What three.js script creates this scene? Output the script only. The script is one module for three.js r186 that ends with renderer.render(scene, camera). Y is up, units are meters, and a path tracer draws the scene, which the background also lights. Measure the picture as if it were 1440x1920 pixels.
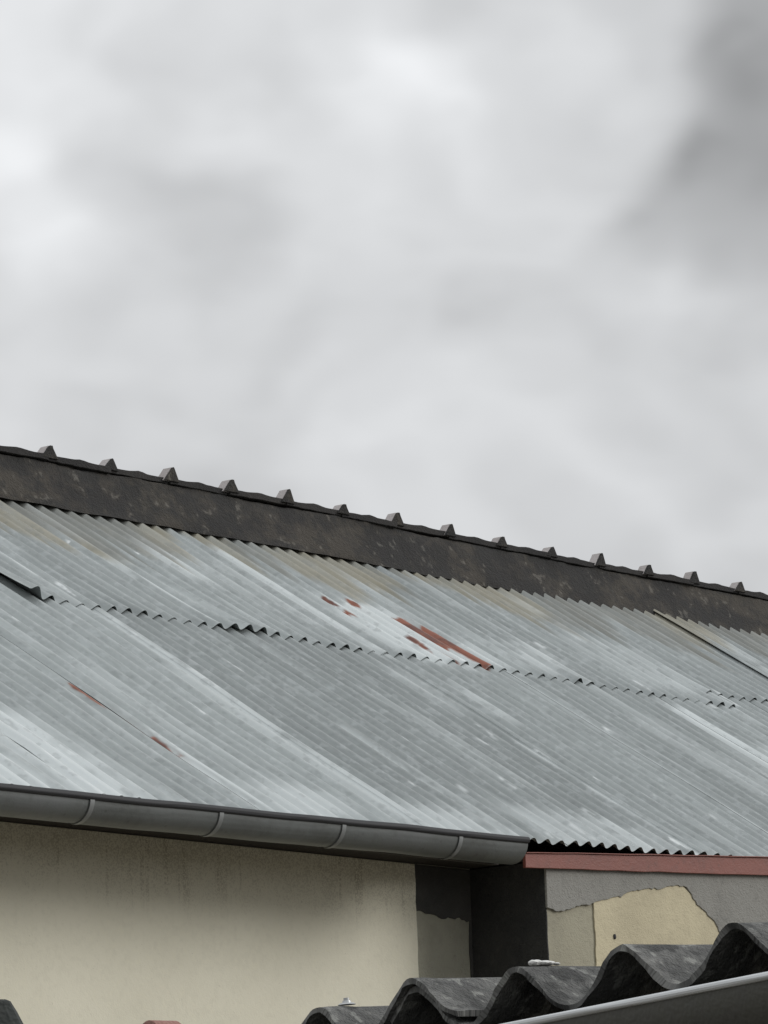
import * as THREE from 'three';
import { mergeGeometries, toCreasedNormals } from 'three/addons/utils/BufferGeometryUtils.js';

// ---------------------------------------------------------------- camera, sky, sun, exposure
const scene = new THREE.Scene();
const camera = new THREE.PerspectiveCamera(12.5387, 768 / 1024, 0.1, 2000);
camera.position.set(-12.6792, 1.62, 9.3705);
camera.quaternion.setFromRotationMatrix(new THREE.Matrix4().makeBasis(
  new THREE.Vector3(0.64848, -0.032304, 0.760546),
  new THREE.Vector3(-0.122896, 0.98155, 0.146478),
  new THREE.Vector3(-0.751246, -0.188456, 0.632546)));
camera.updateMatrixWorld(true);

// seeded value noise
function hash(x, y, s = 0) {
  let h = Math.imul(x | 0, 374761393) ^ Math.imul(y | 0, 668265263) ^ Math.imul(s | 0, 1274126177);
  h = Math.imul(h ^ (h >>> 13), 1274126177); h ^= h >>> 16;
  return (h >>> 0) / 4294967296;
}
function vnoise(x, y, s = 0) {
  const xi = Math.floor(x), yi = Math.floor(y); let fx = x - xi, fy = y - yi;
  fx = fx * fx * (3 - 2 * fx); fy = fy * fy * (3 - 2 * fy);
  const a = hash(xi, yi, s), b = hash(xi + 1, yi, s), c = hash(xi, yi + 1, s), d = hash(xi + 1, yi + 1, s);
  return a + (b - a) * fx + (c - a) * fy + (a - b - c + d) * fx * fy;
}
function fbm(x, y, oct = 4, s = 0) {
  let v = 0, a = 0.5, t = 0;
  for (let i = 0; i < oct; i++) { v += a * vnoise(x, y, s + i * 17); t += a; a *= 0.5; x = x * 2.03 + 5.3; y = y * 2.03 - 3.1; }
  return v / t;
}
let seedState = 12345;
function rnd() { seedState = (Math.imul(seedState, 1664525) + 1013904223) >>> 0; return seedState / 4294967296; }
const clamp = (v, a = 0, b = 1) => Math.min(b, Math.max(a, v));
const smooth = (a, b, x) => { const t = clamp((x - a) / (b - a)); return t * t * (3 - 2 * t); };
const lerp = (a, b, t) => a + (b - a) * t;
const gauss = (d, w) => Math.exp(-(d * d) / (w * w));

// overcast sky: standard overcast brightening to the zenith, broken by soft cloud masses
{
  const W = 2048, H = 2048, data = new Float32Array(W * H * 4);
  // cloud masses in view: azimuth, elevation, half widths (degrees), brightness change
  const masses = [
    [50.8, 16.35, 1.15, 0.6, 0.24], [50.2, 15.6, 0.9, 0.4, 0.10], [51.3, 15.6, 1.2, 0.6, 0.08], [49.2, 15.8, 1.0, 0.5, 0.05], [52.8, 16.5, 0.9, 0.6, 0.09],
    [55.4, 16.3, 0.8, 0.7, -0.20], [55.2, 15.0, 0.9, 0.6, -0.10], [53.9, 15.3, 0.7, 0.4, -0.10], [54.6, 14.0, 0.9, 0.6, -0.08],
    [45.1, 15.1, 0.7, 0.5, 0.22], [45.8, 14.2, 0.6, 0.7, 0.17], [47.4, 14.2, 0.8, 0.8, -0.12], [47.0, 13.3, 0.6, 0.4, -0.06],
    [46.2, 16.8, 1.0, 0.45, -0.08], [48.1, 16.6, 0.7, 0.4, -0.07], [47.2, 15.7, 0.8, 0.3, 0.05], [50.0, 14.5, 1.2, 0.5, 0.05],
    [53.2, 13.5, 0.5, 0.45, 0.09], [51.2, 13.0, 1.4, 0.4, -0.07], [45.9, 12.6, 0.6, 0.3, 0.05], [47.6, 12.3, 0.8, 0.25, -0.04],
    [49.6, 11.9, 1.2, 0.3, 0.05], [54.0, 12.6, 0.9, 0.4, -0.05], [48.9, 13.2, 0.7, 0.35, -0.04],
  ];
  for (let j = 0; j < H; j++) {
    const el = ((j + 0.5) / H - 0.5) * 180, sn = Math.max(0, Math.sin(el * Math.PI / 180));
    const grad = 0.525 * (1 + 1.15 * sn);
    for (let i = 0; i < W; i++) {
      const phi = ((i + 0.5) / W - 0.5) * 2 * Math.PI;
      const dx = Math.cos(phi), dz = Math.sin(phi);
      const az = Math.atan2(dx, -dz) * 180 / Math.PI;
      const k = i * 4 + j * W * 4;
      // cloud layer seen in perspective: noise on a flat layer overhead
      const er = el * Math.PI / 180, q = Math.cos(er) / (Math.max(0, Math.sin(er)) + 0.8), px = dx * q, pz = dz * q;
      let c = 1, wx = 0, wy = 0;
      if (el > -1) {
        wx = fbm(px * 20 + 40, pz * 20 + 3, 5, 3) - 0.5; wy = fbm(px * 20 - 17, pz * 20 + 9, 5, 8) - 0.5;
        const n = fbm(px * 10 + 7 + wx * 1.1, pz * 10 + wy * 1.1, 6, 21) - 0.5;
        const bil = Math.abs(fbm(px * 24 + wx * 1.2, pz * 24 + wy * 1.2, 5, 61) - 0.5) * 2;   // cauliflower edges
        c = 1 + n * 0.5 - (bil - 0.2) * 0.26;
        if (Math.abs(az - 50) < 14 && el > 4 && el < 24) {
          const a2 = az + wx * 3.4, e2 = el + wy * 2.4;
          let m = 0; for (const [a, e, ra, re, v] of masses) m += v * gauss(a2 - a, ra) * gauss(e2 - e, re);
          // the dark bank at the upper right has a fairly firm edge
          const a3 = az + wx * 1.6, e3 = el + wy * 1.6, edge = 54.15 - 0.75 * Math.max(0, 16.3 - e3) + 0.35 * Math.max(0, e3 - 16.3);
          m -= 0.29 * smooth(-0.25, 0.5, a3 - edge) * smooth(12.9, 14.9, e3);
          c = lerp(c, 1 + n * 0.36 - (bil - 0.2) * 0.34, gauss(az - 50, 8) * gauss(el - 14, 7)) + m;
        }
      }
      let L = grad * Math.max(0.25, c);
      if (el < 0) L = 0.20;
      data[k] = L * 0.982; data[k + 1] = L; data[k + 2] = L * 1.022; data[k + 3] = 1;
    }
  }
  const sky = new THREE.DataTexture(data, W, H, THREE.RGBAFormat, THREE.FloatType);
  sky.mapping = THREE.EquirectangularReflectionMapping;
  sky.magFilter = THREE.LinearFilter; sky.minFilter = THREE.LinearFilter; sky.wrapS = THREE.RepeatWrapping;
  sky.needsUpdate = true;
  scene.background = sky; scene.environment = sky;
}
const sun = new THREE.DirectionalLight(new THREE.Color(1, 0.975, 0.94), 1.5);
sun.position.set(16, 12.5, 16); sun.target.position.set(0, 3, 0);
sun.castShadow = true; sun.shadow.radius = 45;
sun.shadow.mapSize.set(2048, 2048);
Object.assign(sun.shadow.camera, { left: -12, right: 12, top: 12, bottom: -12, near: 1, far: 60 });
scene.add(sun, sun.target);

const renderer = new THREE.WebGLRenderer({ antialias: true });
renderer.setSize(768, 1024);
renderer.toneMapping = THREE.LinearToneMapping;
renderer.toneMappingExposure = 1.0;
renderer.shadowMap.enabled = true;

// ---------------------------------------------------------------- helpers
const V = (x, y, z) => new THREE.Vector3(x, y, z);
const toS = v => v <= 0.0031308 ? v * 12.92 : 1.055 * Math.pow(v, 1 / 2.4) - 0.055;
function colourTex(w, h, fn, repeat) {            // fn(x, y) -> linear [r, g, b]
  const d = new Uint8Array(w * h * 4);
  for (let j = 0; j < h; j++) for (let i = 0; i < w; i++) {
    const c = fn(i / w, j / h), k = (j * w + i) * 4;
    d[k] = clamp(toS(c[0])) * 255; d[k + 1] = clamp(toS(c[1])) * 255; d[k + 2] = clamp(toS(c[2])) * 255; d[k + 3] = 255;
  }
  return finish(new THREE.DataTexture(d, w, h), repeat, true);
}
function greyTex(w, h, fn, repeat) {
  const d = new Uint8Array(w * h * 4);
  for (let j = 0; j < h; j++) for (let i = 0; i < w; i++) {
    const c = clamp(fn(i / w, j / h)) * 255, k = (j * w + i) * 4; d[k] = d[k + 1] = d[k + 2] = c; d[k + 3] = 255;
  }
  return finish(new THREE.DataTexture(d, w, h), repeat, false);
}
function finish(t, repeat, srgb) {
  t.wrapS = t.wrapT = repeat ? THREE.RepeatWrapping : THREE.ClampToEdgeWrapping;
  t.magFilter = THREE.LinearFilter; t.minFilter = THREE.LinearMipmapLinearFilter; t.generateMipmaps = true;
  if (srgb) t.colorSpace = THREE.SRGBColorSpace;
  if (repeat) t.repeat.set(1 / repeat[0], 1 / repeat[1]);
  t.needsUpdate = true; return t;
}
const mix3 = (a, b, t) => [lerp(a[0], b[0], t), lerp(a[1], b[1], t), lerp(a[2], b[2], t)];
// box-projected uv in metres
function metreUV(g, sx = 1, sy = 1, ox = 0, oy = 0) {
  g = g.index ? g.toNonIndexed() : g; g.computeVertexNormals();
  const p = g.attributes.position, n = g.attributes.normal, uv = new Float32Array(p.count * 2);
  for (let i = 0; i < p.count; i++) {
    const ax = Math.abs(n.getX(i)), ay = Math.abs(n.getY(i)), az = Math.abs(n.getZ(i));
    let u, v;
    if (ax > ay && ax > az) { u = p.getZ(i); v = p.getY(i); } else if (ay > az) { u = p.getX(i); v = p.getZ(i); } else { u = p.getX(i); v = p.getY(i); }
    uv[2 * i] = u * sx + ox; uv[2 * i + 1] = v * sy + oy;
  }
  g.setAttribute('uv', new THREE.BufferAttribute(uv, 2)); return g;
}
const used = new Map();
function numbered(name) { const n = used.get(name) || 0; used.set(name, n + 1); return n ? `${name}_${String(n).padStart(3, '0')}` : name; }
function mesh(name, g, m, parent) {
  const o = new THREE.Mesh(g, m); o.name = name; o.castShadow = o.receiveShadow = true; (parent || scene).add(o); return o;
}
function thing(name, label, category, pos = [0, 0, 0], group) {
  const o = new THREE.Group(); o.name = numbered(name); o.position.set(...pos); o.userData = { label, category };
  if (group) o.userData.group = group; scene.add(o); return o;
}
function box(x0, x1, y0, y1, z0, z1) { const g = new THREE.BoxGeometry(x1 - x0, y1 - y0, z1 - z0); g.translate((x0 + x1) / 2, (y0 + y1) / 2, (z0 + z1) / 2); return g; }
// slab of given front outline (x, y) between z0 and z1
function slab(pts, z0, z1, bevel = 0) {
  const s = new THREE.Shape(pts.map(p => new THREE.Vector2(p[0], p[1])));
  const g = new THREE.ExtrudeGeometry(s, { depth: z1 - z0 - bevel * 2, bevelEnabled: bevel > 0, bevelSize: bevel, bevelThickness: bevel, bevelOffset: -bevel, bevelSegments: 2, steps: 1 });
  g.translate(0, 0, z0 + bevel); return g;
}
function jag(pts, step, amp, seed) {              // subdivide a polyline and roughen it
  const out = [];
  for (let i = 0; i < pts.length - 1; i++) {
    const [ax, ay] = pts[i], [bx, by] = pts[i + 1], L = Math.hypot(bx - ax, by - ay), n = Math.max(1, Math.round(L / step));
    for (let k = 0; k < n; k++) {
      const t = k / n, x = lerp(ax, bx, t), y = lerp(ay, by, t), w = (k || i) ? 1 : 0;
      const d = w * amp * ((fbm(x * 18 + seed, y * 18, 2, seed) - 0.5) * 2 + (hash(i, k, seed) - 0.5) * 0.8);
      out.push([x - (by - ay) / L * d, y + (bx - ax) / L * d]);
    }
  }
  out.push(pts[pts.length - 1]); return out;
}

// ---------------------------------------------------------------- materials
function plaster(base, spot, opt = {}) {
  const { size = 1.6, dark = 0.35, n = 512, rough = 0.93, bump = 0.003, seed = 1, streak = 0 } = opt;
  const map = colourTex(n, n, (x, y) => {
    const X = x * size, Y = y * size;
    const per = (f, s, o = 4) => { // tileable blend
      const a = fbm(X * f, Y * f, o, s), b = fbm((X - size) * f, Y * f, o, s), c = fbm(X * f, (Y - size) * f, o, s), d = fbm((X - size) * f, (Y - size) * f, o, s);
      return lerp(lerp(a, b, x), lerp(c, d, x), y);
    };
    let t = clamp((per(4, seed) - 0.42) * 2.2) * dark + clamp((per(45, seed + 5, 3) - 0.5) * 2.0) * dark * 0.7;
    if (streak) t += clamp((per(9, seed + 9) - 0.5) * 2) * streak;
    const speck = vnoise(X * 190, Y * 190, seed + 31) > 0.955 ? 0.5 : 0;
    return mix3(base, spot, clamp(t + speck * dark * 1.5));
  }, [size, size]);
  const bm = greyTex(256, 256, (x, y) => 0.35 * vnoise(x * 60, y * 60, seed) + 0.65 * hash(Math.floor(x * 256), Math.floor(y * 256), seed), [size * 0.35, size * 0.35]);
  return new THREE.MeshStandardMaterial({ map, roughness: rough, bumpMap: bm, bumpScale: bump });
}
const M = {
  cream: plaster([0.70, 0.68, 0.555], [0.50, 0.48, 0.38], { dark: 0.28, seed: 4, bump: 0.0006 }),
  creamOld: plaster([0.53, 0.475, 0.33], [0.34, 0.30, 0.21], { dark: 0.5, seed: 14, bump: 0.002 }),
  beige: plaster([0.33, 0.31, 0.235], [0.19, 0.18, 0.14], { dark: 0.6, seed: 24, bump: 0.002 }),
  cement: plaster([0.25, 0.245, 0.225], [0.13, 0.13, 0.12], { dark: 0.65, seed: 34, bump: 0.003 }),
  greyPatch: plaster([0.37, 0.36, 0.29], [0.22, 0.215, 0.175], { dark: 0.6, seed: 44, bump: 0.004 }),
  nearBlack: plaster([0.022, 0.023, 0.024], [0.05, 0.05, 0.046], { dark: 0.8, seed: 54, bump: 0.005 }),
  darkGrey: plaster([0.045, 0.045, 0.042], [0.09, 0.088, 0.078], { dark: 0.8, seed: 59, bump: 0.003 }),
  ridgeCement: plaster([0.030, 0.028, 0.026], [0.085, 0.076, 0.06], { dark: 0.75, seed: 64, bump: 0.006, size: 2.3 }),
  ridgeTile: plaster([0.022, 0.021, 0.021], [0.05, 0.046, 0.042], { dark: 0.6, seed: 74, bump: 0.004, size: 0.9, n: 256 }),  // near-black: shade under the tile lips is put into the colour
  ribLit: plaster([0.46, 0.43, 0.42], [0.28, 0.25, 0.24], { dark: 0.6, seed: 79, bump: 0.003, size: 0.9, n: 256 }),  // pale tone paints in the lit flank of the ribs
  wood: plaster([0.032, 0.027, 0.022], [0.018, 0.016, 0.014], { dark: 0.8, seed: 84, bump: 0.004, n: 256 }),
  zincGutter: plaster([0.125, 0.135, 0.133], [0.06, 0.063, 0.058], { dark: 0.75, seed: 94, bump: 0.0006, rough: 0.55, n: 256 }),
  redPaint: plaster([0.205, 0.062, 0.044], [0.12, 0.048, 0.038], { dark: 0.85, seed: 104, bump: 0.001, rough: 0.6, n: 256 }),
  fibre: plaster([0.062, 0.063, 0.060], [0.25, 0.25, 0.235], { dark: 1.0, seed: 114, bump: 0.004, size: 0.8, n: 512 }),
  block: plaster([0.30, 0.29, 0.26], [0.2, 0.19, 0.17], { dark: 0.6, seed: 124, n: 256 }),
  clay: plaster([0.28, 0.15, 0.125], [0.19, 0.10, 0.08], { dark: 0.6, seed: 134, n: 256 }),
  darkPost: plaster([0.028, 0.032, 0.030], [0.05, 0.052, 0.046], { dark: 0.6, seed: 144, n: 256 }),
  earth: plaster([0.17, 0.15, 0.12], [0.09, 0.085, 0.06], { dark: 0.8, seed: 154, size: 4, bump: 0.03 }),
};
{ // the cream render: own map over the part in view, with grime specks and drips below the gutter, as the photograph shows them
  const map = colourTex(2048, 768, (x, y) => {
    const X = lerp(-3.8, -0.9, x), Y = lerp(2.3, 3.4, y);
    const b = fbm(X * 3, Y * 3, 4, 171), f = fbm(X * 60, Y * 60, 2, 172);
    let c = mix3([0.77, 0.74, 0.605], [0.71, 0.68, 0.55], clamp((b - 0.35) * 2));
    c = mix3(c, [0.58, 0.555, 0.45], clamp((f - 0.5) * 0.5));
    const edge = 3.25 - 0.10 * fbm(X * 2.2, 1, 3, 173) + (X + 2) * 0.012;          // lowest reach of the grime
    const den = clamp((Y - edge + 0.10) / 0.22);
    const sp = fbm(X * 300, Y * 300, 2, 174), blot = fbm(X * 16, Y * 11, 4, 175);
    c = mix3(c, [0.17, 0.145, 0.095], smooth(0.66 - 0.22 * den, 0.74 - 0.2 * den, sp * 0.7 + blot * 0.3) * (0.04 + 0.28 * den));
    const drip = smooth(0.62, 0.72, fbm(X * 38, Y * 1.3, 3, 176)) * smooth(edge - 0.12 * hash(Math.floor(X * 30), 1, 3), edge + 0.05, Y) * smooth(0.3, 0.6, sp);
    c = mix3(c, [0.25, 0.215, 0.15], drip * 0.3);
    if (vnoise(X * 190, Y * 190, 177) > 0.985) c = mix3(c, [0.2, 0.18, 0.13], 0.4);
    return c;
  });
  map.wrapS = map.wrapT = THREE.MirroredRepeatWrapping;
  map.repeat.set(1 / 2.9, 1 / 1.1); map.offset.set(3.8 / 2.9, -2.3 / 1.1);
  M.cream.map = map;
}
{ // ridge mortar: nearly black with brown weathered patches, pale chips and lichen
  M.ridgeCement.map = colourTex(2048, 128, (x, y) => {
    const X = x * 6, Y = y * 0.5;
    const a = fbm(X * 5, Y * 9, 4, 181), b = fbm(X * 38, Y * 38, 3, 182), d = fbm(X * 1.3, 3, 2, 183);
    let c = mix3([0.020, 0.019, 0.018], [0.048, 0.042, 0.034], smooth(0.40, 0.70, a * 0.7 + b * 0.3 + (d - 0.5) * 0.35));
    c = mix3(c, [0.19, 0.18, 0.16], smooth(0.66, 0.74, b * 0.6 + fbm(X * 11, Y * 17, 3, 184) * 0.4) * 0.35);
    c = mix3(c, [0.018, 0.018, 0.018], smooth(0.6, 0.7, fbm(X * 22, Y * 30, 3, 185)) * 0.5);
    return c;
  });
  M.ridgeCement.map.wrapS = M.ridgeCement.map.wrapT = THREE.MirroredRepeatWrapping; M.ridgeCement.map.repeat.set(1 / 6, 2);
  // fibre-cement: dark grey with pale lichen rosettes and black algae
  M.fibre.map = colourTex(1024, 1024, (x, y) => {
    const X = x * 1.3, Y = y * 1.3;
    const a = fbm(X * 22, Y * 22, 4, 191), b = fbm(X * 120, Y * 120, 3, 192);
    let c = mix3([0.075, 0.076, 0.073], [0.145, 0.145, 0.138], smooth(0.35, 0.68, a * 0.6 + b * 0.4));
    c = mix3(c, [0.33, 0.335, 0.31], smooth(0.605, 0.66, b * 0.55 + fbm(X * 60, Y * 60, 3, 193) * 0.45) * 0.38);
    c = mix3(c, [0.028, 0.029, 0.028], smooth(0.56, 0.66, fbm(X * 24 + 9, Y * 24, 4, 194)) * 0.75);
    return c;
  });
  M.fibre.map.wrapS = M.fibre.map.wrapT = THREE.MirroredRepeatWrapping; M.fibre.map.repeat.set(1 / 1.3, 1 / 1.3);
}
M.zincStrap = new THREE.MeshStandardMaterial({ color: new THREE.Color(0.22, 0.23, 0.23), roughness: 0.55, metalness: 0.3 });
M.rim = new THREE.MeshStandardMaterial({ color: new THREE.Color(0.02, 0.021, 0.024), roughness: 0.7 });
M.steel = new THREE.MeshStandardMaterial({ color: new THREE.Color(0.42, 0.43, 0.43), roughness: 0.42, metalness: 0.6 });
M.lip = new THREE.MeshStandardMaterial({ color: new THREE.Color(0.58, 0.60, 0.61), roughness: 0.45, metalness: 0.2 });
M.white = new THREE.MeshStandardMaterial({ color: new THREE.Color(0.62, 0.62, 0.6), roughness: 0.8 });
M.gutterPaint = plaster([0.075, 0.075, 0.066], [0.045, 0.046, 0.04], { dark: 0.6, seed: 164, bump: 0.0008, rough: 0.6, n: 256 });

// ---------------------------------------------------------------- ground
const ground = mesh('ground', metreUV((() => { const g = new THREE.PlaneGeometry(600, 600, 1, 1); g.rotateX(-Math.PI / 2); return g; })()), M.earth);
ground.userData.kind = 'structure';

// ---------------------------------------------------------------- the building with the corrugated roof
// x runs along the eaves, z points out of the wall, y is up. Roof coordinates: u along x, s up the slope from the eaves, h off the surface.
const EAVE_Y = 3.406, SL = V(0, 0.52992, -0.84805), NR = V(0, 0.84805, 0.52992);
const X0 = -5.2, X1 = 7.2;
const roofPt = (u, s, h) => V(u, EAVE_Y + SL.y * s + NR.y * h, SL.z * s + NR.z * h);
const PITCH = 0.076, AMP = 0.0096;

const barn = thing('farm_building', 'old rendered building with a grey corrugated metal roof, dark ridge and zinc gutter', 'building');
const roof = new THREE.Group(); roof.name = 'roof'; barn.add(roof);

// --- roof sheets
const upperEdges = [-5.2, -4.45, -3.539, -2.627, -1.715, -0.803, 0.109, 1.021, 1.63, 2.255, 3.025, 3.937, 4.849, 5.76, 6.67, X1];
const lowerEdges = [-5.2, -4.44, -3.68, -2.92, -2.195, -1.385, -0.64, 0.085, 0.83, 1.75, 2.51, 3.27, 4.03, 4.79, 5.55, 6.31, X1];
const edgeIndex = (E, u) => { let k = 0; while (k < E.length - 2 && u >= E[k + 1]) k++; return k; };
const upperEnd = k => { const u = upperEdges[k]; if (u < -1.8) return 1.90; if (u > 2.2 && u < 3.0) return 1.835; return 1.705 + (hash(k, 3, 9) - 0.5) * 0.012; };

// weathering of the metal: zinc spangle streaks running down the slope, chalky flakes, rust, lichen-brown dirt washed from the ridge
const TU0 = -3.7, TU1 = 4.3, TS0 = -0.15, TS1 = 3.0;
const rustPatches = [ // u centre, half width, s from, s to
  [0.715, 0.046, 1.69, 2.05], [0.700, 0.062, 1.86, 2.10], [0.685, 0.054, 1.98, 2.17], [0.565, 0.020, 1.70, 1.88], [0.515, 0.011, 1.78, 1.98],
  [0.34, 0.034, 2.20, 2.27], [0.39, 0.016, 2.25, 2.30], [0.36, 0.012, 2.10, 2.16], [0.47, 0.014, 2.12, 2.22], [0.50, 0.026, 2.22, 2.28],
  [-2.18, 0.020, 0.60, 0.70], [-2.185, 0.012, 0.69, 0.80], [-2.175, 0.026, 0.47, 0.56], [-2.17, 0.024, 0.37, 0.45], [-2.98, 0.018, 0.52, 0.60], [-2.21, 0.006, 0.72, 0.93],
];
const pale = [ // u, half width, s from, s to, strength
  [-1.40, 0.045, 0.05, 1.66, 0.8], [-1.47, 0.05, 0.1, 1.2, 0.5], [-2.17, 0.03, 0.0, 0.42, 0.9], [0.10, 0.035, 0.05, 0.95, 0.9], [0.855, 0.035, 0.1, 1.7, 0.6],
  [0.86, 0.014, 0.0, 1.72, 1.0], [0.112, 0.016, 0.0, 0.95, 1.0], [-1.36, 0.014, 0.0, 1.7, 1.0], [-2.13, 0.014, 0.0, 0.6, 0.9], [0.14, 0.014, 1.7, 2.7, 0.9], [-0.76, 0.012, 1.7, 2.8, 0.8], [2.29, 0.014, 1.8, 2.7, 0.7],
  [1.78, 0.085, 0.85, 1.62, 1.0], [1.95, 0.12, 0.5, 1.25, 0.7], [0.48, 0.24, 1.70, 2.26, 1.3], [0.86, 0.10, 1.72, 2.0, 0.6], [0.12, 0.04, 1.72, 2.65, 0.7], [0.0, 0.05, 1.9, 2.5, 0.35],
  [-0.79, 0.035, 2.15, 2.8, 0.7], [-0.35, 0.10, 2.2, 2.6, 0.7], [1.62, 0.03, 1.9, 2.7, 0.55], [1.95, 0.035, 2.25, 2.7, 0.9], [1.25, 0.22, 1.78, 2.1, 0.45], [2.05, 0.3, 1.8, 2.3, 0.35],
  [0.28, 0.05, 1.15, 1.45, 0.6], [0.02, 0.06, 1.2, 1.55, 0.4], [-2.85, 0.22, -0.1, 0.6, 0.9], [-3.3, 0.3, -0.1, 0.5, 0.8], [-1.9, 0.3, -0.1, 0.25, 0.7], [-1.2, 0.3, -0.1, 0.2, 0.7],
  [-0.4, 0.5, -0.1, 0.3, 0.5], [3.2, 0.1, 2.0, 2.7, 0.5], [-0.95, 0.025, 0.3, 0.9, 0.6], [-0.2, 0.02, 0.4, 0.9, 0.5],
];
function jagIn(u, s, p, amp, seed) {               // rough-edged streak: 1 inside, 0 outside
  const [c, w, a, b] = p;
  const e = (fbm(s * 16 + seed, u * 40, 3, seed) - 0.5) * amp, f = (fbm(u * 60 + seed, s * 5, 3, seed + 7) - 0.5) * 0.12;
  const du = (w + e - Math.abs(u - c - (vnoise(s * 7, seed, 5) - 0.5) * w * 0.3)) / 0.006;
  const ds = Math.min(s - a + f, b + f - s) / 0.02;
  return clamp(du) * clamp(ds);
}
const roofMap = colourTex(2048, 1024, (x, y) => {
  const u = lerp(TU0, TU1, x), s = lerp(TS0, TS1, y);
  let up = false; { const k = edgeIndex(upperEdges, u); up = s > upperEnd(k); }
  const k = up ? edgeIndex(upperEdges, u) : edgeIndex(lowerEdges, u);
  const tone = ((up ? [0, 0, 0, 0.02, 0.0, 0.03, 0.05, -0.02, 0.03, 0.0, -0.03, -0.04] : [0, 0, 0.03, 0.06, 0.07, -0.07, -0.07, -0.01, -0.05, 0.03, 0.0, -0.03])[k] || 0) + (hash(k, up ? 1 : 0, 77) - 0.5) * 0.03;
  const fine = fbm(u * 13.2, s * 1.4, 3, up ? 11 : 12) - 0.5;
  const finer = vnoise(u * 210, s * 5, 19) - 0.5;
  const broad = fbm(u * 4.2, s * 1.5, 3, up ? 31 : 32) - 0.5;
  const grain = fbm(u * 110, s * 60, 2, 41) - 0.5;
  let v = 0.30 * (1 + tone * 1.7 + fine * 0.16 + finer * 0.07 + broad * 0.2 + grain * 0.14);
  let c = [v * 0.915, v * 1.0, v * 0.995];
  // chalky pale streaks
  let p = 0;
  for (let i = 0; i < pale.length; i++) {
    const [pc, w, a, b, st] = pale[i]; if (Math.abs(u - pc) > w * 1.9 || s < a - 0.1 || s > b + 0.1) continue;
    const edge = clamp((w * 1.25 - Math.abs(u - pc)) / (w * 0.8)) * clamp((s - a + 0.08) / 0.14) * clamp((b + 0.08 - s) / 0.14);
    const br = smooth(0.30, 0.60, fbm(u * 13.2, s * 6, 3, 50 + i) * 0.7 + edge * 0.3);
    p = Math.max(p, edge * br * st);
  }
  p = clamp(p + smooth(0.62, 0.74, fbm(u * 11, s * 1.1, 3, 71)) * 0.3);
  c = mix3(c, [0.595, 0.635, 0.635], p * 0.85);
  // short white scuffs where the zinc has bloomed along single crests
  { const kc = Math.round(u / PITCH), q = s * 5.5 + hash(kc, 1, 151), cell = Math.floor(q), hh = hash(kc, cell, 152);
    if (hh < 0.03 + 0.15 * smooth(0.5, 0.7, fbm(u * 2.3, s * 2.3, 2, 157))) { const l = 0.10 + 0.40 * hash(kc, cell, 153), d = Math.abs(q - cell - 0.5), o = (hash(kc, cell, 154) - 0.5) * 0.045;
      const m = clamp((l - d) / 0.12) * clamp((0.0075 - Math.abs(u - kc * PITCH - o)) / 0.004) * smooth(0.35, 0.6, fbm(u * 150, s * 22, 2, 155));
      c = mix3(c, [0.70, 0.73, 0.73], m * (0.35 + 0.5 * hash(kc, cell, 156))); } }
  // blotchy grey-white flakes, most on the lowest metal
  const fl = smooth(0.60, 0.70, fbm(u * 60, s * 26, 4, 91)) * 0.2;
  c = mix3(c, [0.52, 0.555, 0.565], fl);
  // brown and ochre dirt with its own streaky outline below the ridge
  const reach = 2.42 + (fbm(u * 3.1, 3.3, 3, 101) - 0.5) * 0.9 + (fbm(u * 30, 7.7, 2, 102) - 0.5) * 0.5;
  const dirt = smooth(reach, reach + 0.16, s) * (0.45 + 0.7 * (fbm(u * 42, s * 4, 3, 103)));
  const och = smooth(0.45, 0.62, fbm(u * 2.6, s * 1.5, 3, 104));
  c = mix3(c, mix3([0.17, 0.168, 0.145], [0.25, 0.222, 0.15], och), clamp(dirt) * 0.8);
  // dull dark mottling
  const mt = smooth(0.62, 0.74, fbm(u * 60, s * 26, 4, 111)) * 0.25;
  c = mix3(c, [0.15, 0.163, 0.163], mt);
  // rust
  let r = 0;
  for (let i = 0; i < rustPatches.length; i++) { const q = rustPatches[i]; if (Math.abs(u - q[0]) < q[1] * 2.2 + 0.02 && s > q[2] - 0.1 && s < q[3] + 0.1) r = Math.max(r, jagIn(u, s, q, 0.018, 120 + i)); }
  const rc = mix3([0.235, 0.080, 0.045], [0.12, 0.045, 0.030], smooth(0.4, 0.7, fbm(u * 60, s * 16, 3, 131)));
  return mix3(c, rc, r);
});
const roofRough = greyTex(1024, 512, (x, y) => {
  const u = lerp(TU0, TU1, x), s = lerp(TS0, TS1, y);
  return 0.50 + (fbm(u * 20, s * 3, 3, 201) - 0.5) * 0.2 + (fbm(u * 5, s * 2, 2, 202) - 0.5) * 0.2;
});
for (const t of [roofMap, roofRough]) { t.wrapS = THREE.MirroredRepeatWrapping; }
const metal = new THREE.MeshStandardMaterial({ map: roofMap, roughnessMap: roofRough, roughness: 1, metalness: 0.35 });

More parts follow.
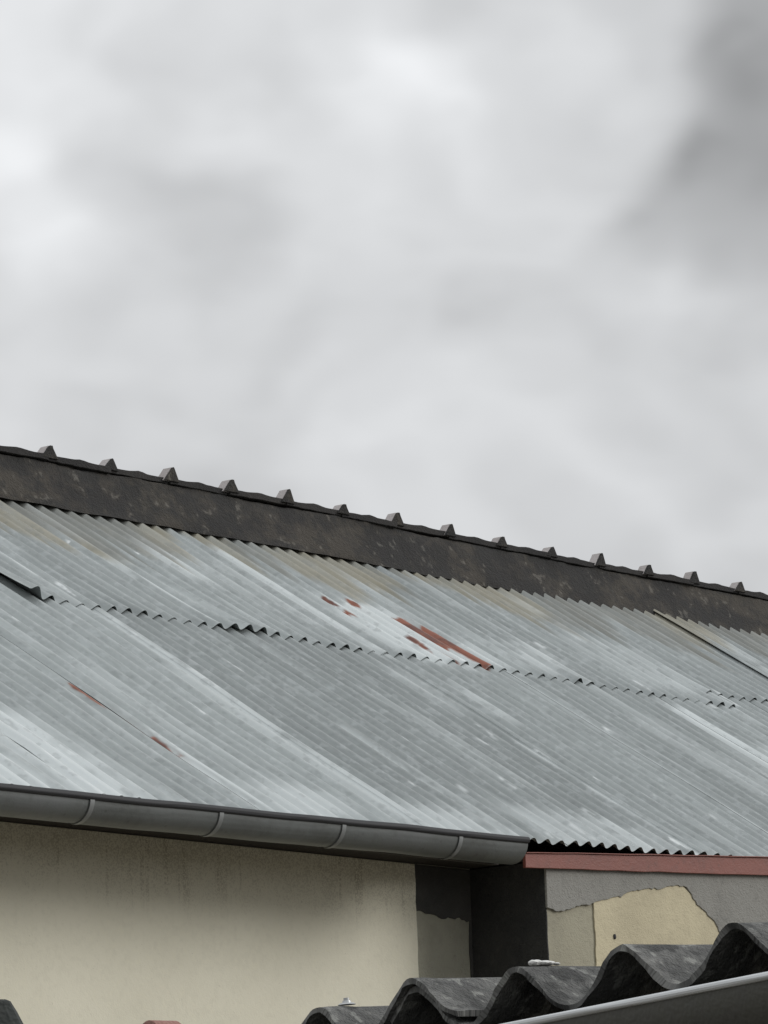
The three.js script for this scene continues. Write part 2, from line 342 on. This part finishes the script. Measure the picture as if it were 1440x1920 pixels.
function sheetGeometry(u0, u1, s0v, s1, height) {   // a real folded sheet, 1.6 mm thick
  const nu = Math.max(8, Math.round((u1 - u0) / PITCH * 12)), ns = 22, TH = 0.0009;
  const pos = [], uv = [], idx = [], row = nu + 1;
  for (let side = 0; side < 2; side++) for (let j = 0; j <= ns; j++) {
    const t = j / ns;
    for (let i = 0; i <= nu; i++) {
      const u = lerp(u0, u1, i / nu), s0 = s0v === null ? lerp(-0.022, 0.014 + 0.05 * Math.max(0, u + 0.85), smooth(-0.99, -0.93, u)) : s0v, s = lerp(s0, s1, t * t * 0.35 + t * 0.65);
      const sj = j === 0 ? s + (fbm(u * 9, u0 * 3, 2, 5) - 0.5) * 0.008 : s;
      const h = AMP * Math.cos(2 * Math.PI * u / PITCH) + height(u, s) - side * TH;
      const p = roofPt(u, sj, h); pos.push(p.x, p.y, p.z);
      uv.push((u - TU0) / (TU1 - TU0), (s - TS0) / (TS1 - TS0));
    }
  }
  const off = row * (ns + 1);
  for (let j = 0; j < ns; j++) for (let i = 0; i < nu; i++) {
    const a = j * row + i, b = a + 1, c = a + row, d = c + 1;
    idx.push(a, b, d, a, d, c, off + a, off + d, off + b, off + a, off + c, off + d);
  }
  const rim = (a, b) => idx.push(a, off + a, off + b, a, off + b, b);
  for (let i = 0; i < nu; i++) { rim(i + 1, i); rim(ns * row + i, ns * row + i + 1); }
  for (let j = 0; j < ns; j++) { rim(j * row, (j + 1) * row); rim((j + 1) * row + nu, j * row + nu); }
  const g = new THREE.BufferGeometry();
  g.setAttribute('position', new THREE.Float32BufferAttribute(pos, 3)); g.setAttribute('uv', new THREE.Float32BufferAttribute(uv, 2));
  g.setIndex(idx); g.computeVertexNormals();
  return toCreasedNormals(g, 1.0);
}
// gaps under the lap between the two courses: u, half width, height
const lifts = [[-1.70, 0.10, 0.014], [-1.17, 0.16, 0.004], [-0.62, 0.15, 0.020], [-0.06, 0.08, 0.005], [0.34, 0.06, 0.002], [0.69, 0.07, 0.003], [0.92, 0.08, 0.005], [1.33, 0.08, 0.006], [2.20, 0.06, 0.007], [2.62, 0.10, 0.004]];
const buckle = (u, s, k) => (fbm(u * 1.7 + k * 5, s * 1.3, 2, 301) - 0.5) * 0.016 + (fbm(u * 7, s * 2.2 + k, 2, 302) - 0.5) * 0.004;
for (let k = 0; k < lowerEdges.length - 1; k++) {
  const u0 = lowerEdges[k], u1 = lowerEdges[k + 1] + (k < lowerEdges.length - 2 ? 0.05 : 0);
  const end = u0 < 0.05 ? null : 0.065;
  const sh = mesh('corrugated_sheet', sheetGeometry(u0, u1, end, 1.98, (u, s) => {
    const t = (u - u0) / (u1 - u0);
    let h = 0.0014 * (1 - t) + buckle(u, s, 1) * smooth(0.05, 0.4, s);
    if (Math.abs(u0 + 2.195) < 1e-6) h += 0.0022 * gauss(u - u0, 0.05) * gauss(s - 0.78, 0.12);
    if (Math.abs(u0 + 2.92) < 1e-6) h += 0.006 * gauss(u - u0, 0.07) * gauss(s - 0.3, 0.1);
    if (u0 > -0.7 && u0 < 0.05) h += 0.003 * Math.sin(u * 9);
    return h;
  }), metal, roof);
  if (Math.abs(u0 + 2.195) < 1e-6) sh.userData.label = 'grey corrugated sheet with a thin rust line along its edge';
}
for (let k = 0; k < upperEdges.length - 1; k++) {
  const u0 = upperEdges[k], u1 = upperEdges[k + 1] + (k < upperEdges.length - 2 ? 0.05 : 0), end = upperEnd(k);
  const sh = mesh('corrugated_sheet', sheetGeometry(u0, u1, end, 2.93, (u, s) => {
    const t = (u - u0) / (u1 - u0);
    let L = 0; for (const [c, w, v] of lifts) L += v * gauss(u - c, w);
    const near = Math.exp(-Math.max(0, s - end) / 0.16), cr = 0.03 + 0.42 * hash(Math.round(u / PITCH), 3, 44);
    const open = AMP * cr * near * (1 + Math.cos(2 * Math.PI * u / PITCH));   // crests sprung open, valleys seated
    let h = 0.0018 + 0.0014 * (1 - t) + buckle(u, s, 1) + L * near + open;
    if (Math.abs(u0 + 1.715) < 1e-6) h += 0.032 * gauss(u - u0, 0.055) * smooth(2.6, 1.8, s);
    if (Math.abs(u0 - 3.025) < 1e-6) h += 0.010 * gauss(u - u0, 0.05);
    return h;
  }), metal, roof);
  if (Math.abs(u0 - 0.109) < 1e-6) sh.userData.label = 'corrugated sheet with red-brown rust patches and white flaking above the lap';
}

// --- dark cement band and ribbed tiles along the ridge
const sag = x => -0.0055 * (x - 0.8) + 0.004 * Math.sin(x * 1.9);
{
  // band cross-section (z, y) at the ridge: foot on the sheets, steep face, small ledge under the tiles, back slope
  const sec = [[-2.60, 5.0], [-2.40, 4.915], [-2.358, 4.893], [-2.366, 4.912], [-2.400, 4.985], [-2.432, 5.062], [-2.440, 5.079], [-2.452, 5.084], [-2.66, 5.085], [-2.66, 4.86]];
  const n = 330, pos = [], uv = [], idx = [];
  for (let i = 0; i <= n; i++) {
    const x = lerp(X0, X1, i / n);
    let run = 0;
    for (let k = 0; k < sec.length; k++) {
      let [z, y] = sec[k];
      if (k > 2 && k < 8) { const b = (fbm(x * 5, k * 1.7, 3, 401) - 0.5) * 0.022 + (fbm(x * 22, k * 2.1, 3, 402) - 0.5) * 0.013; z += b; y += b * 0.5; }
      if (k < 4) y += (fbm(x * 6, 2.2, 2, 403) - 0.5) * 0.010;
      if (k) run += Math.hypot(sec[k][0] - sec[k - 1][0], sec[k][1] - sec[k - 1][1]);
      pos.push(x, y + sag(x), z); uv.push(x, run);
    }
  }
  const m = sec.length;
  for (let i = 0; i < n; i++) for (let k = 0; k < m - 1; k++) { const a = i * m + k, b = a + 1, c = a + m, d = c + 1; idx.push(a, c, d, a, d, b); }
  const g = new THREE.BufferGeometry(); g.setAttribute('position', new THREE.Float32BufferAttribute(pos, 3)); g.setAttribute('uv', new THREE.Float32BufferAttribute(uv, 2)); g.setIndex(idx); g.computeVertexNormals();
  const b = mesh('ridge_mortar', toCreasedNormals(g, 0.9), M.ridgeCement, roof); b.userData.label = 'long dark weathered cement band below the ridge tiles';

  // one tile: thin wavy lip plus a triangular rib running back over the ridge
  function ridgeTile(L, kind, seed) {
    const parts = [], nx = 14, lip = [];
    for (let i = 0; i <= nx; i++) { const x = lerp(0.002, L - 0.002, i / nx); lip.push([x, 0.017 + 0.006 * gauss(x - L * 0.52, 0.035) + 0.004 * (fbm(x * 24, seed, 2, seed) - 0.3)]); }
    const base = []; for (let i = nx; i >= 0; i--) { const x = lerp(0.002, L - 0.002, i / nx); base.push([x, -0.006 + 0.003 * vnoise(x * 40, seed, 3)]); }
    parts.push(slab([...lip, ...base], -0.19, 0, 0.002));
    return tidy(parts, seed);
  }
  const tidy = (parts, seed) => metreUV(mergeGeometries(parts.map(p => p.index ? p.toNonIndexed() : p)), 1, 1, seed * 0.37, seed * 0.21);
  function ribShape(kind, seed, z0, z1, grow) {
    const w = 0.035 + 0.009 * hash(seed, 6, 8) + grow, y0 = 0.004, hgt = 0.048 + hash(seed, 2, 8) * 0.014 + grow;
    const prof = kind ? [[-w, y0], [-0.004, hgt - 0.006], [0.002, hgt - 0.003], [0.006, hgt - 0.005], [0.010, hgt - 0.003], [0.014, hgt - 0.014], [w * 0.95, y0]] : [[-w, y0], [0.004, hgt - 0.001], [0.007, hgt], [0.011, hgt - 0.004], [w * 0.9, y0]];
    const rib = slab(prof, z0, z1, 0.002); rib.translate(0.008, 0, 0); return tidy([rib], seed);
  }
  const kinds = [1, 0, 0, 1, 0, 1, 1, 0, 1, 0, 0, 1, 1, 0];
  for (let i = -13; i < 19; i++) {
    const x = -0.560 + i * 0.3322, kind = i >= 0 && i < 14 ? kinds[i] : (hash(i, 5, 2) > 0.5 ? 1 : 0);
    if (x < X0 + 0.05 || x + 0.33 > X1) continue;
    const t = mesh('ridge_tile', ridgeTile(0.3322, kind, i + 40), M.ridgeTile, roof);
    const rib = mesh('tile_rib', ribShape(kind, i + 40, -0.046, -0.004, 0), M.ribLit, roof), shadeFront = mesh('rib_shade_front', ribShape(kind, i + 40, -0.0038, 0.008, -0.001), M.ridgeCement, roof);  // thin dark front piece paints the shaded end of each pale rib
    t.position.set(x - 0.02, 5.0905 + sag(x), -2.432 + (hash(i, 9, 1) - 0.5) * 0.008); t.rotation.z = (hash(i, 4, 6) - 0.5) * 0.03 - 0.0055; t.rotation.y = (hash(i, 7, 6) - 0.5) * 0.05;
    for (const o of [rib, shadeFront]) { o.position.copy(t.position); o.rotation.copy(t.rotation); }
  }
  // far slope closes the building
  const far = metreUV((() => { const g = new THREE.BoxGeometry(X1 - X0, 0.03, 3.2); g.rotateX(-0.5585); g.translate((X0 + X1) / 2, 4.235 - 0.02, -3.995); return g; })());
  mesh('far_slope', far, M.ridgeTile, roof);
}

// --- walls
const wall = mesh('wall', metreUV(box(X0 + 0.15, -0.722, 0, 3.60, -0.62, -0.376)), M.greyPatch, barn);
wall.userData.label = 'recessed rendered wall under the gutter';
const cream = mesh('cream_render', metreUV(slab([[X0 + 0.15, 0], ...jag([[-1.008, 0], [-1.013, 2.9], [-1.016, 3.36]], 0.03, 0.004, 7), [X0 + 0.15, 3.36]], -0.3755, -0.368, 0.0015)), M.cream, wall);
// near-black layer: ragged lower edge above a grey patch, then the whole side of the pier
const layerPts = [[-1.0125, 3.36], ...jag([[-1.0125, 3.205], [-0.93, 3.202], [-0.87, 3.188], [-0.80, 3.196], [-0.7365, 3.19]], 0.012, 0.008, 17), ...jag([[-0.7365, 3.19], [-0.742, 3.1], [-0.738, 2.9], [-0.74, 0.02]], 0.02, 0.004, 18), [-0.7245, 0.02], [-0.7245, 3.36]];
mesh('dark_layer', metreUV(slab(layerPts, -0.3755, -0.3715, 0.001)), M.darkGrey, wall);
mesh('soffit', metreUV(mergeGeometries([box(X0 + 0.1, -1.0, 3.362, 3.384, -0.374, -0.016), box(-1.0, -0.735, 3.363, 3.383, -0.374, -0.14)])), M.wood, barn);
mesh('eave_board', metreUV(box(X0 + 0.1, -1.02, 3.322, 3.36, -0.034, -0.012)), M.wood, barn);

// pier and right-hand wall, closer to the front
const fasciaTop = x => 3.372 + 0.057 * (clamp(x, -0.86, 0.62) + 0.858), fasciaBot = x => 3.3255 + 0.0452 * (clamp(x, -0.86, 0.62) + 0.861);
const wallTop = x => fasciaTop(x) - 0.02;
const pts = [[-0.722, 0], [X1 - 0.15, 0], [X1 - 0.15, wallTop(2)], [0.62, wallTop(0.62)], [-0.722, wallTop(-0.722)]];
const frontWall = mesh('wall', metreUV(slab(pts, -0.62, -0.058)), M.beige, barn);
frontWall.userData.label = 'patched wall of bare cement and old cream paint under the red board';
const cementEdge = jag([[-0.729, 3.205], [-0.70, 3.203], [-0.60, 3.206], [-0.52, 3.222], [-0.475, 3.240], [-0.33, 3.263], [-0.225, 3.289], [-0.10, 3.312], [0.005, 3.325], [0.038, 3.318], [0.06, 3.288], [0.12, 3.25], [0.19, 3.211], [0.24, 3.15], [0.26, 2.9], [0.25, 1.6], [0.27, 0.02]], 0.014, 0.010, 27);
const cementPts = [[-0.729, wallTop(-0.73)], ...cementEdge, [X1 - 0.15, 0.02], [X1 - 0.15, wallTop(2)], [0.62, wallTop(0.62)]];
mesh('cement_render', metreUV(slab(cementPts, -0.0575, -0.0485, 0.0015)), M.cement, frontWall);
mesh('cream_paint', metreUV(slab([[-0.478, 0.02], ...jag([[-0.474, 3.0], [-0.476, 3.25]], 0.02, 0.005, 37), [-0.22, 3.30], [0.0, 3.335], [0.06, 3.30], [0.27, 3.2], [0.28, 0.02]], -0.0575, -0.0525)), M.creamOld, frontWall);
mesh('dark_layer', (() => { // near-black layer on the side of the pier, facing the recess
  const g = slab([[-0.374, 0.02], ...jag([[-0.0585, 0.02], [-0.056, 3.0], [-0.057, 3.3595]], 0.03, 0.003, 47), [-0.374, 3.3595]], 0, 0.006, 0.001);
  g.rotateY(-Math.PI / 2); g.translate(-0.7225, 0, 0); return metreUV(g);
})(), M.nearBlack, frontWall);
{ // small hole in the plaster with a drip of dark stain
  const g = new THREE.LatheGeometry([[0.007, -0.003], [0.0068, 0.002], [0.005, 0.0035], [0.0001, 0.004]].map(p => new THREE.Vector2(p[0], p[1])), 14);
  g.rotateX(Math.PI / 2); g.scale(0.9, 1.3, 1); g.translate(-0.372, 3.129, -0.051);
  mesh('wall_plug', g, M.rim, frontWall);
}
// back and end walls close the volume
mesh('wall', metreUV(box(X0 + 0.15, X1 - 0.15, 0, 3.35, -5.2, -5.0)), M.beige, barn);
for (const x of [X0 + 0.15, X1 - 0.35]) mesh('gable_wall', metreUV((() => {
  const g = slab([[0.62, 0], [5.0, 0], [5.0, 3.48], [2.5, 4.86], [0.62, 3.70]], 0, 0.2); g.rotateY(Math.PI / 2); return g.translate(x, 0, 0);
})()), M.beige, barn);

// --- red board under the right-hand eaves
{
  const n = 60, top = [], bot = [];
  for (let i = 0; i <= n; i++) { const x = lerp(-0.858, X1 - 0.1, i / n * i / n); top.push([x, fasciaTop(x) + (fbm(x * 7, 1, 2, 501) - 0.5) * 0.003]); bot.push([x, fasciaBot(x) + (fbm(x * 9, 5, 2, 502) - 0.5) * 0.004]); }
  const fascia = mesh('fascia_board', metreUV(slab([...bot, ...top.slice().reverse()], -0.0425, -0.030, 0.0015)), M.redPaint, barn);
  fascia.userData.label = 'red-brown painted eaves board';
  const lipPts = [...top.map(p => [p[0], p[1] + 0.0005]), ...top.slice().reverse().map(p => [p[0], p[1] + 0.004])];
  mesh('board_edge', metreUV(slab(lipPts, -0.0425, -0.0235, 0.001)), M.redPaint, fascia);
}

// --- half-round gutter with its straps
{
  const gx0 = X0 + 0.05, gx1 = -1.028, R = 0.066, cz = 0.052, cy = 3.366, T = 0.002;
  const yAt = x => cy + 0.0068 * (x + 3.39);
  const prof = [];
  for (let i = 0; i <= 28; i++) { const a = Math.PI + Math.PI * i / 28; prof.push([cz + Math.cos(a) * R, Math.sin(a) * R]); }
  for (let i = 28; i >= 0; i--) { const a = Math.PI + Math.PI * i / 28; prof.push([cz + Math.cos(a) * (R - T), Math.sin(a) * (R - T)]); }
  function sweep(profile, x0, x1, n = 40, wob = 0) {
    const pos = [], uv = [], idx = [], m = profile.length;
    for (let i = 0; i <= n; i++) { const x = lerp(x0, x1, i / n); profile.forEach((p, k) => { const w = wob * (fbm(x * 2.5, 1, 2, 601) - 0.5); pos.push(x, yAt(x) + p[1] + w, p[0] + w); uv.push(x, k * 0.007); }); }
    for (let i = 0; i < n; i++) for (let k = 0; k < m; k++) { const a = i * m + k, b = i * m + (k + 1) % m, c = a + m, d = b + m; idx.push(a, b, d, a, d, c); }
    const g = new THREE.BufferGeometry(); g.setAttribute('position', new THREE.Float32BufferAttribute(pos, 3)); g.setAttribute('uv', new THREE.Float32BufferAttribute(uv, 2)); g.setIndex(idx); g.computeVertexNormals(); return toCreasedNormals(g, 0.7);
  }
  const gutter = mesh('gutter', sweep(prof, gx0, gx1, 60, 0.006), M.zincGutter, barn);
  const bead = []; for (let i = 0; i < 12; i++) { const a = i / 12 * Math.PI * 2; bead.push([cz + R + 0.001 + Math.cos(a) * 0.0085, 0.006 + Math.sin(a) * 0.0105]); }
  mesh('gutter_rim', sweep(bead, gx0, gx1, 60, 0.006), M.rim, gutter);
  const cap = new THREE.CircleGeometry(R, 24, Math.PI, Math.PI); cap.rotateY(Math.PI / 2); cap.scale(1, 1, -1);
  for (const x of [gx1 - 0.001]) {
    const e = slab([...prof.slice(0, 29)].map(p => [p[0], p[1]]), 0, 0.003); e.rotateY(-Math.PI / 2); e.translate(x, yAt(x), 0);
    mesh('end_cap', metreUV(e), M.zincGutter, gutter);
  }
  for (const bx of [-4.70, -4.15, -3.592, -3.038, -2.486, -1.930, -1.368]) {
    const strap = []; const o = R + 0.0005, q = R + 0.0035;
    for (let i = 0; i <= 20; i++) { const a = Math.PI + Math.PI * i / 20; strap.push([cz + Math.cos(a) * o, Math.sin(a) * o]); }
    for (let i = 20; i >= 0; i--) { const a = Math.PI + Math.PI * i / 20; strap.push([cz + Math.cos(a) * q, Math.sin(a) * q]); }
    mesh('bracket', sweep(strap, bx - 0.009, bx + 0.009, 2, 0), M.zincStrap, gutter);
  }
}

// ---------------------------------------------------------------- foreground shed roofed with fibre-cement sheets
{
  const O = V(-8.728, 2.065, 5.918), E = V(-0.21907, 0.03109, 0.97521), P = V(0.97569, 0.034, 0.21918).normalize();
  const U = V(0, 0, 0).crossVectors(E, P).normalize(); if (U.y < 0) U.negate();
  const shed = thing('garden_shed', 'low shed in the foreground roofed with dark wavy fibre-cement sheets', 'shed', [O.x, 0, O.z]);
  const toLocal = p => p.clone().sub(V(O.x, 0, O.z));
  const at = (t, d, h) => toLocal(O.clone().addScaledVector(E, t).addScaledVector(P, d).addScaledVector(U, h));
  const FP = 0.177, FA = 0.0255, TH = 0.0065;
  const sroof = new THREE.Group(); sroof.name = 'roof'; shed.add(sroof);
  const wave = t => { const a = 2 * Math.PI * t / FP; return FA * (Math.cos(a) + 0.06 * Math.cos(2 * a) - 1.06); };
  function fibreSheet(t0, t1, d0, d1, lift) {
    const nu = Math.round((t1 - t0) / FP * 28), ns = 26, pos = [], uv = [], idx = [], row = nu + 1;
    for (let side = 0; side < 2; side++) for (let j = 0; j <= ns; j++) for (let i = 0; i <= nu; i++) {
      const t = lerp(t0, t1, i / nu), d = lerp(d0, d1, (j / ns) ** 1.8);
      const dt = 0.001; const sl = (wave(t + dt) - wave(t - dt)) / (2 * dt), nl = Math.hypot(1, sl);
      const rough = (fbm(t * 40, d * 40, 3, 701) - 0.5) * 0.0035, chip = j === 0 ? (fbm(t * 55, side * 3, 3, 702) - 0.5) * 0.010 : 0;
      const k = -side * TH + (side ? 0 : rough);
      const p = at(t - sl / nl * k, d + chip, wave(t) + k / nl + lift(t, d)); pos.push(p.x, p.y, p.z); uv.push(t, d);
    }
    const off = row * (ns + 1);
    for (let j = 0; j < ns; j++) for (let i = 0; i < nu; i++) { const a = j * row + i, b = a + 1, c = a + row, d = c + 1; idx.push(a, d, b, a, c, d, off + a, off + b, off + d, off + a, off + d, off + c); }
    const rim = (a, b) => idx.push(a, off + b, off + a, a, b, off + b);
    for (let i = 0; i < nu; i++) { rim(i, i + 1); rim(ns * row + i + 1, ns * row + i); }
    for (let j = 0; j < ns; j++) { rim((j + 1) * row, j * row); rim(j * row + nu, (j + 1) * row + nu); }
    const g = new THREE.BufferGeometry(); g.setAttribute('position', new THREE.Float32BufferAttribute(pos, 3)); g.setAttribute('uv', new THREE.Float32BufferAttribute(uv, 2)); g.setIndex(idx); g.computeVertexNormals(); return toCreasedNormals(g, 0.8);
  }
  mesh('fibre_cement_sheet', fibreSheet(0.73 * FP, 6.45 * FP, 0.006, 1.6, () => 0), M.fibre, sroof);
  mesh('fibre_cement_sheet', fibreSheet(-0.46 * FP, 1.46 * FP, 0, 1.6, (t, d) => smooth(0.3 * FP, 0.8 * FP, t) * (0.0085 + 0.006 * smooth(0.9 * FP, 1.45 * FP, t)) - 0.004 * smooth(0.2, -0.3, t / FP)), M.fibre, sroof);
  mesh('fibre_cement_sheet', fibreSheet(5.75 * FP, 8.5 * FP, 0.01, 1.6, () => 0.009), M.fibre, sroof);
  // roofing bolts with dome washers on the crests
  for (const [k, d, extra] of [[0, 0.045, 0], [3, 0.30, 0], [5, 0.085, 0]]) {
    const g = mergeGeometries([new THREE.CylinderGeometry(0.013, 0.017, 0.003, 18).translate(0, 0.0015, 0), new THREE.CylinderGeometry(0.0075, 0.009, 0.005, 12).translate(0, 0.005, 0), new THREE.CylinderGeometry(0.0055, 0.0055, 0.006, 6).translate(0, 0.0095, 0)]);
    const b = mesh('roof_bolt', g, M.steel, sroof); b.scale.setScalar(0.62); b.position.copy(at(k * FP, d, 0.0005)); b.quaternion.setFromUnitVectors(V(0, 1, 0), U);
  }
  // gutter along the sheet ends: half-round trough with a bright rolled lip
  const y0 = -0.0725, gd = -0.062, R = 0.062;
  const lipLine = t => { const p = O.clone().addScaledVector(E, t).addScaledVector(P, gd); p.y = 2.0085 + 0.0373 * (t - 0.409); return toLocal(p); };
  function run(profile, t0, t1) {                  // profile: (d, y) round the lip line
    const n = 24, pos = [], uv = [], idx = [], m = profile.length;
    for (let i = 0; i <= n; i++) { const t = lerp(t0, t1, i / n), q = lipLine(t); profile.forEach(([d, y], k) => { pos.push(q.x + P.x * d, q.y + y, q.z + P.z * d); uv.push(t, k * 0.01); }); }
    for (let i = 0; i < n; i++) for (let k = 0; k < m; k++) { const a = i * m + k, b = i * m + (k + 1) % m, c = a + m, d = b + m; idx.push(a, b, d, a, d, c); }
    const g = new THREE.BufferGeometry(); g.setAttribute('position', new THREE.Float32BufferAttribute(pos, 3)); g.setAttribute('uv', new THREE.Float32BufferAttribute(uv, 2)); g.setIndex(idx); g.computeVertexNormals(); return toCreasedNormals(g, 0.7);
  }
  const half = []; for (let i = 0; i <= 20; i++) { const a = Math.PI + Math.PI * i / 20; half.push([R + Math.cos(a) * R, -0.004 + Math.sin(a) * R]); }
  for (let i = 20; i >= 0; i--) { const a = Math.PI + Math.PI * i / 20; half.push([R + Math.cos(a) * (R - 0.002), -0.004 + Math.sin(a) * (R - 0.002)]); }
  const gut = mesh('gutter', run(half, -0.1, 8.5 * FP), M.gutterPaint, shed);
  gut.userData.label = 'dark gutter with a bright metal lip below the wavy sheets';
  const lip = []; for (let i = 0; i < 12; i++) { const a = i / 12 * Math.PI * 2; lip.push([Math.cos(a) * 0.0042, -0.0042 + Math.sin(a) * 0.0042]); }
  mesh('gutter_lip', run(lip, -0.1, 8.5 * FP), M.lip, gut);
  // walls and eaves plate
  const wallSlab = (t0, t1, d0, d1, h) => {
    const pos = [], c = [];
    for (const yy of [0, 1]) for (const [t, d] of [[t0, d0], [t1, d0], [t1, d1], [t0, d1]]) { const p = at(t, d, h); if (!yy) p.y = 0; c.push(p); }
    for (const f of [[0, 1, 2, 3], [4, 5, 6, 7], [0, 1, 5, 4], [1, 2, 6, 5], [2, 3, 7, 6], [3, 0, 4, 7]]) for (const k of [f[0], f[1], f[2], f[0], f[2], f[3]]) pos.push(c[k].x, c[k].y, c[k].z);
    const g = new THREE.BufferGeometry(); g.setAttribute('position', new THREE.Float32BufferAttribute(pos, 3)); return metreUV(g);
  };
  mesh('wall', wallSlab(-0.35 * FP, 8.3 * FP, 0.10, 0.20, -0.064), M.wood, shed);
  mesh('wall', wallSlab(-0.35 * FP, 8.3 * FP, 1.40, 1.50, -0.064), M.block, shed);
  mesh('wall', wallSlab(-0.35 * FP, 0.2 * FP, 0.201, 1.399, -0.064), M.block, shed);
  mesh('wall', wallSlab(7.8 * FP, 8.3 * FP, 0.201, 1.399, -0.064), M.block, shed);

  // white scrap lying on the third crest
  const s = [];
  for (const [x, r, f, z] of [[0, 0.010, 0.55, 0], [0.017, 0.011, 0.4, 0.003], [0.032, 0.009, 0.45, -0.001], [0.045, 0.006, 0.4, 0.002]]) {
    const g = new THREE.IcosahedronGeometry(r, 2), p = g.attributes.position;
    for (let i = 0; i < p.count; i++) { const q = 0.75 + 0.5 * fbm(p.getX(i) * 150 + x * 99, p.getY(i) * 150 + p.getZ(i) * 90, 2, 801); p.setXYZ(i, p.getX(i) * q * 1.2, p.getY(i) * q * f, p.getZ(i) * q); }
    g.translate(x, r * f * 0.8, z); s.push(g);
  }
  const g = mergeGeometries(s); g.computeVertexNormals();
  const scrap = mesh('mortar_scrap', g, M.white); const wp = O.clone().addScaledVector(E, 2 * FP).addScaledVector(P, 0.035).addScaledVector(U, 0.001);
  scrap.position.copy(wp); scrap.scale.set(0.62, 0.62, 0.65); scrap.quaternion.setFromRotationMatrix(new THREE.Matrix4().makeBasis(P, U, V(0, 0, 0).crossVectors(P, U)));
  scrap.userData = { label: 'small white lump lying on a crest of the dark wavy roof', category: 'debris' };
}

// ---------------------------------------------------------------- low wall at the lower left with a dark post cap and a clay tile peeking into view
{
  const a = V(-8.62, 2.085, 4.97), b = V(-8.18, 2.085, 5.42), dir = b.clone().sub(a).setY(0).normalize(), nrm = V(dir.z, 0, -dir.x);
  const g = box(-0.3, 0.75, 0, 2.04, -0.09, 0.09), cop = box(-0.33, 0.78, 2.042, 2.085, -0.12, 0.12);
  const lowWall = thing('garden_wall', 'low rendered wall just below the picture at lower left', 'wall', [a.x, 0, a.z]);
  lowWall.rotation.y = Math.atan2(-dir.z, dir.x);
  mesh('wall', metreUV(g), M.block, lowWall); mesh('coping', metreUV(cop), M.block, lowWall);

  // post cap: tapered, flattened top
  const post = thing('post_cap', 'dark tapered post top at the lower left corner', 'post', [-8.4572, 2.085, 5.1376]);
  post.rotation.y = lowWall.rotation.y;
  const sec = [[0.052, 0], [0.046, 0.012], [0.030, 0.044], [0.022, 0.0575], [0.017, 0.060]], pos = [], idx = [];
  const ring = 24;
  sec.forEach(([r, y]) => { for (let i = 0; i < ring; i++) { const t = i / ring * Math.PI * 2, c = Math.cos(t), s = Math.sin(t), k = 1 / Math.pow(Math.abs(c) ** 5 + Math.abs(s) ** 5, 0.2); pos.push(c * k * r, y, s * k * r); } });
  pos.push(0, 0.0605, 0);
  for (let j = 0; j < sec.length - 1; j++) for (let i = 0; i < ring; i++) { const p = j * ring + i, q = j * ring + (i + 1) % ring; idx.push(p, p + ring, q + ring, p, q + ring, q); }
  for (let i = 0; i < ring; i++) idx.push((sec.length - 1) * ring + i, sec.length * ring, (sec.length - 1) * ring + (i + 1) % ring);
  const pg = new THREE.BufferGeometry(); pg.setAttribute('position', new THREE.Float32BufferAttribute(pos, 3)); pg.setIndex(idx); pg.computeVertexNormals();
  mesh('cap', metreUV(toCreasedNormals(pg, 0.5)), M.darkPost, post);

  // half-round clay tile, open end to the right
  const tilePos = V(-8.308, 2.085, 5.290);
  const tp = []; const R = 0.029;
  for (let i = 0; i <= 16; i++) { const t = Math.PI * i / 16; tp.push([Math.cos(t) * R, Math.sin(t) * R]); }
  for (let i = 16; i >= 0; i--) { const t = Math.PI * i / 16; tp.push([Math.cos(t) * (R - 0.007), Math.sin(t) * (R - 0.007)]); }
  const tg = metreUV(slab(tp, -0.02, 0.02, 0.001));
  const tile = mesh('clay_tile', tg, M.clay); tile.position.copy(tilePos); tile.rotation.y = lowWall.rotation.y + Math.PI / 2 + 0.55;
  tile.userData = { label: 'reddish half-round clay tile at the bottom edge left of the wavy roof', category: 'tile' };
}

renderer.render(scene, camera);
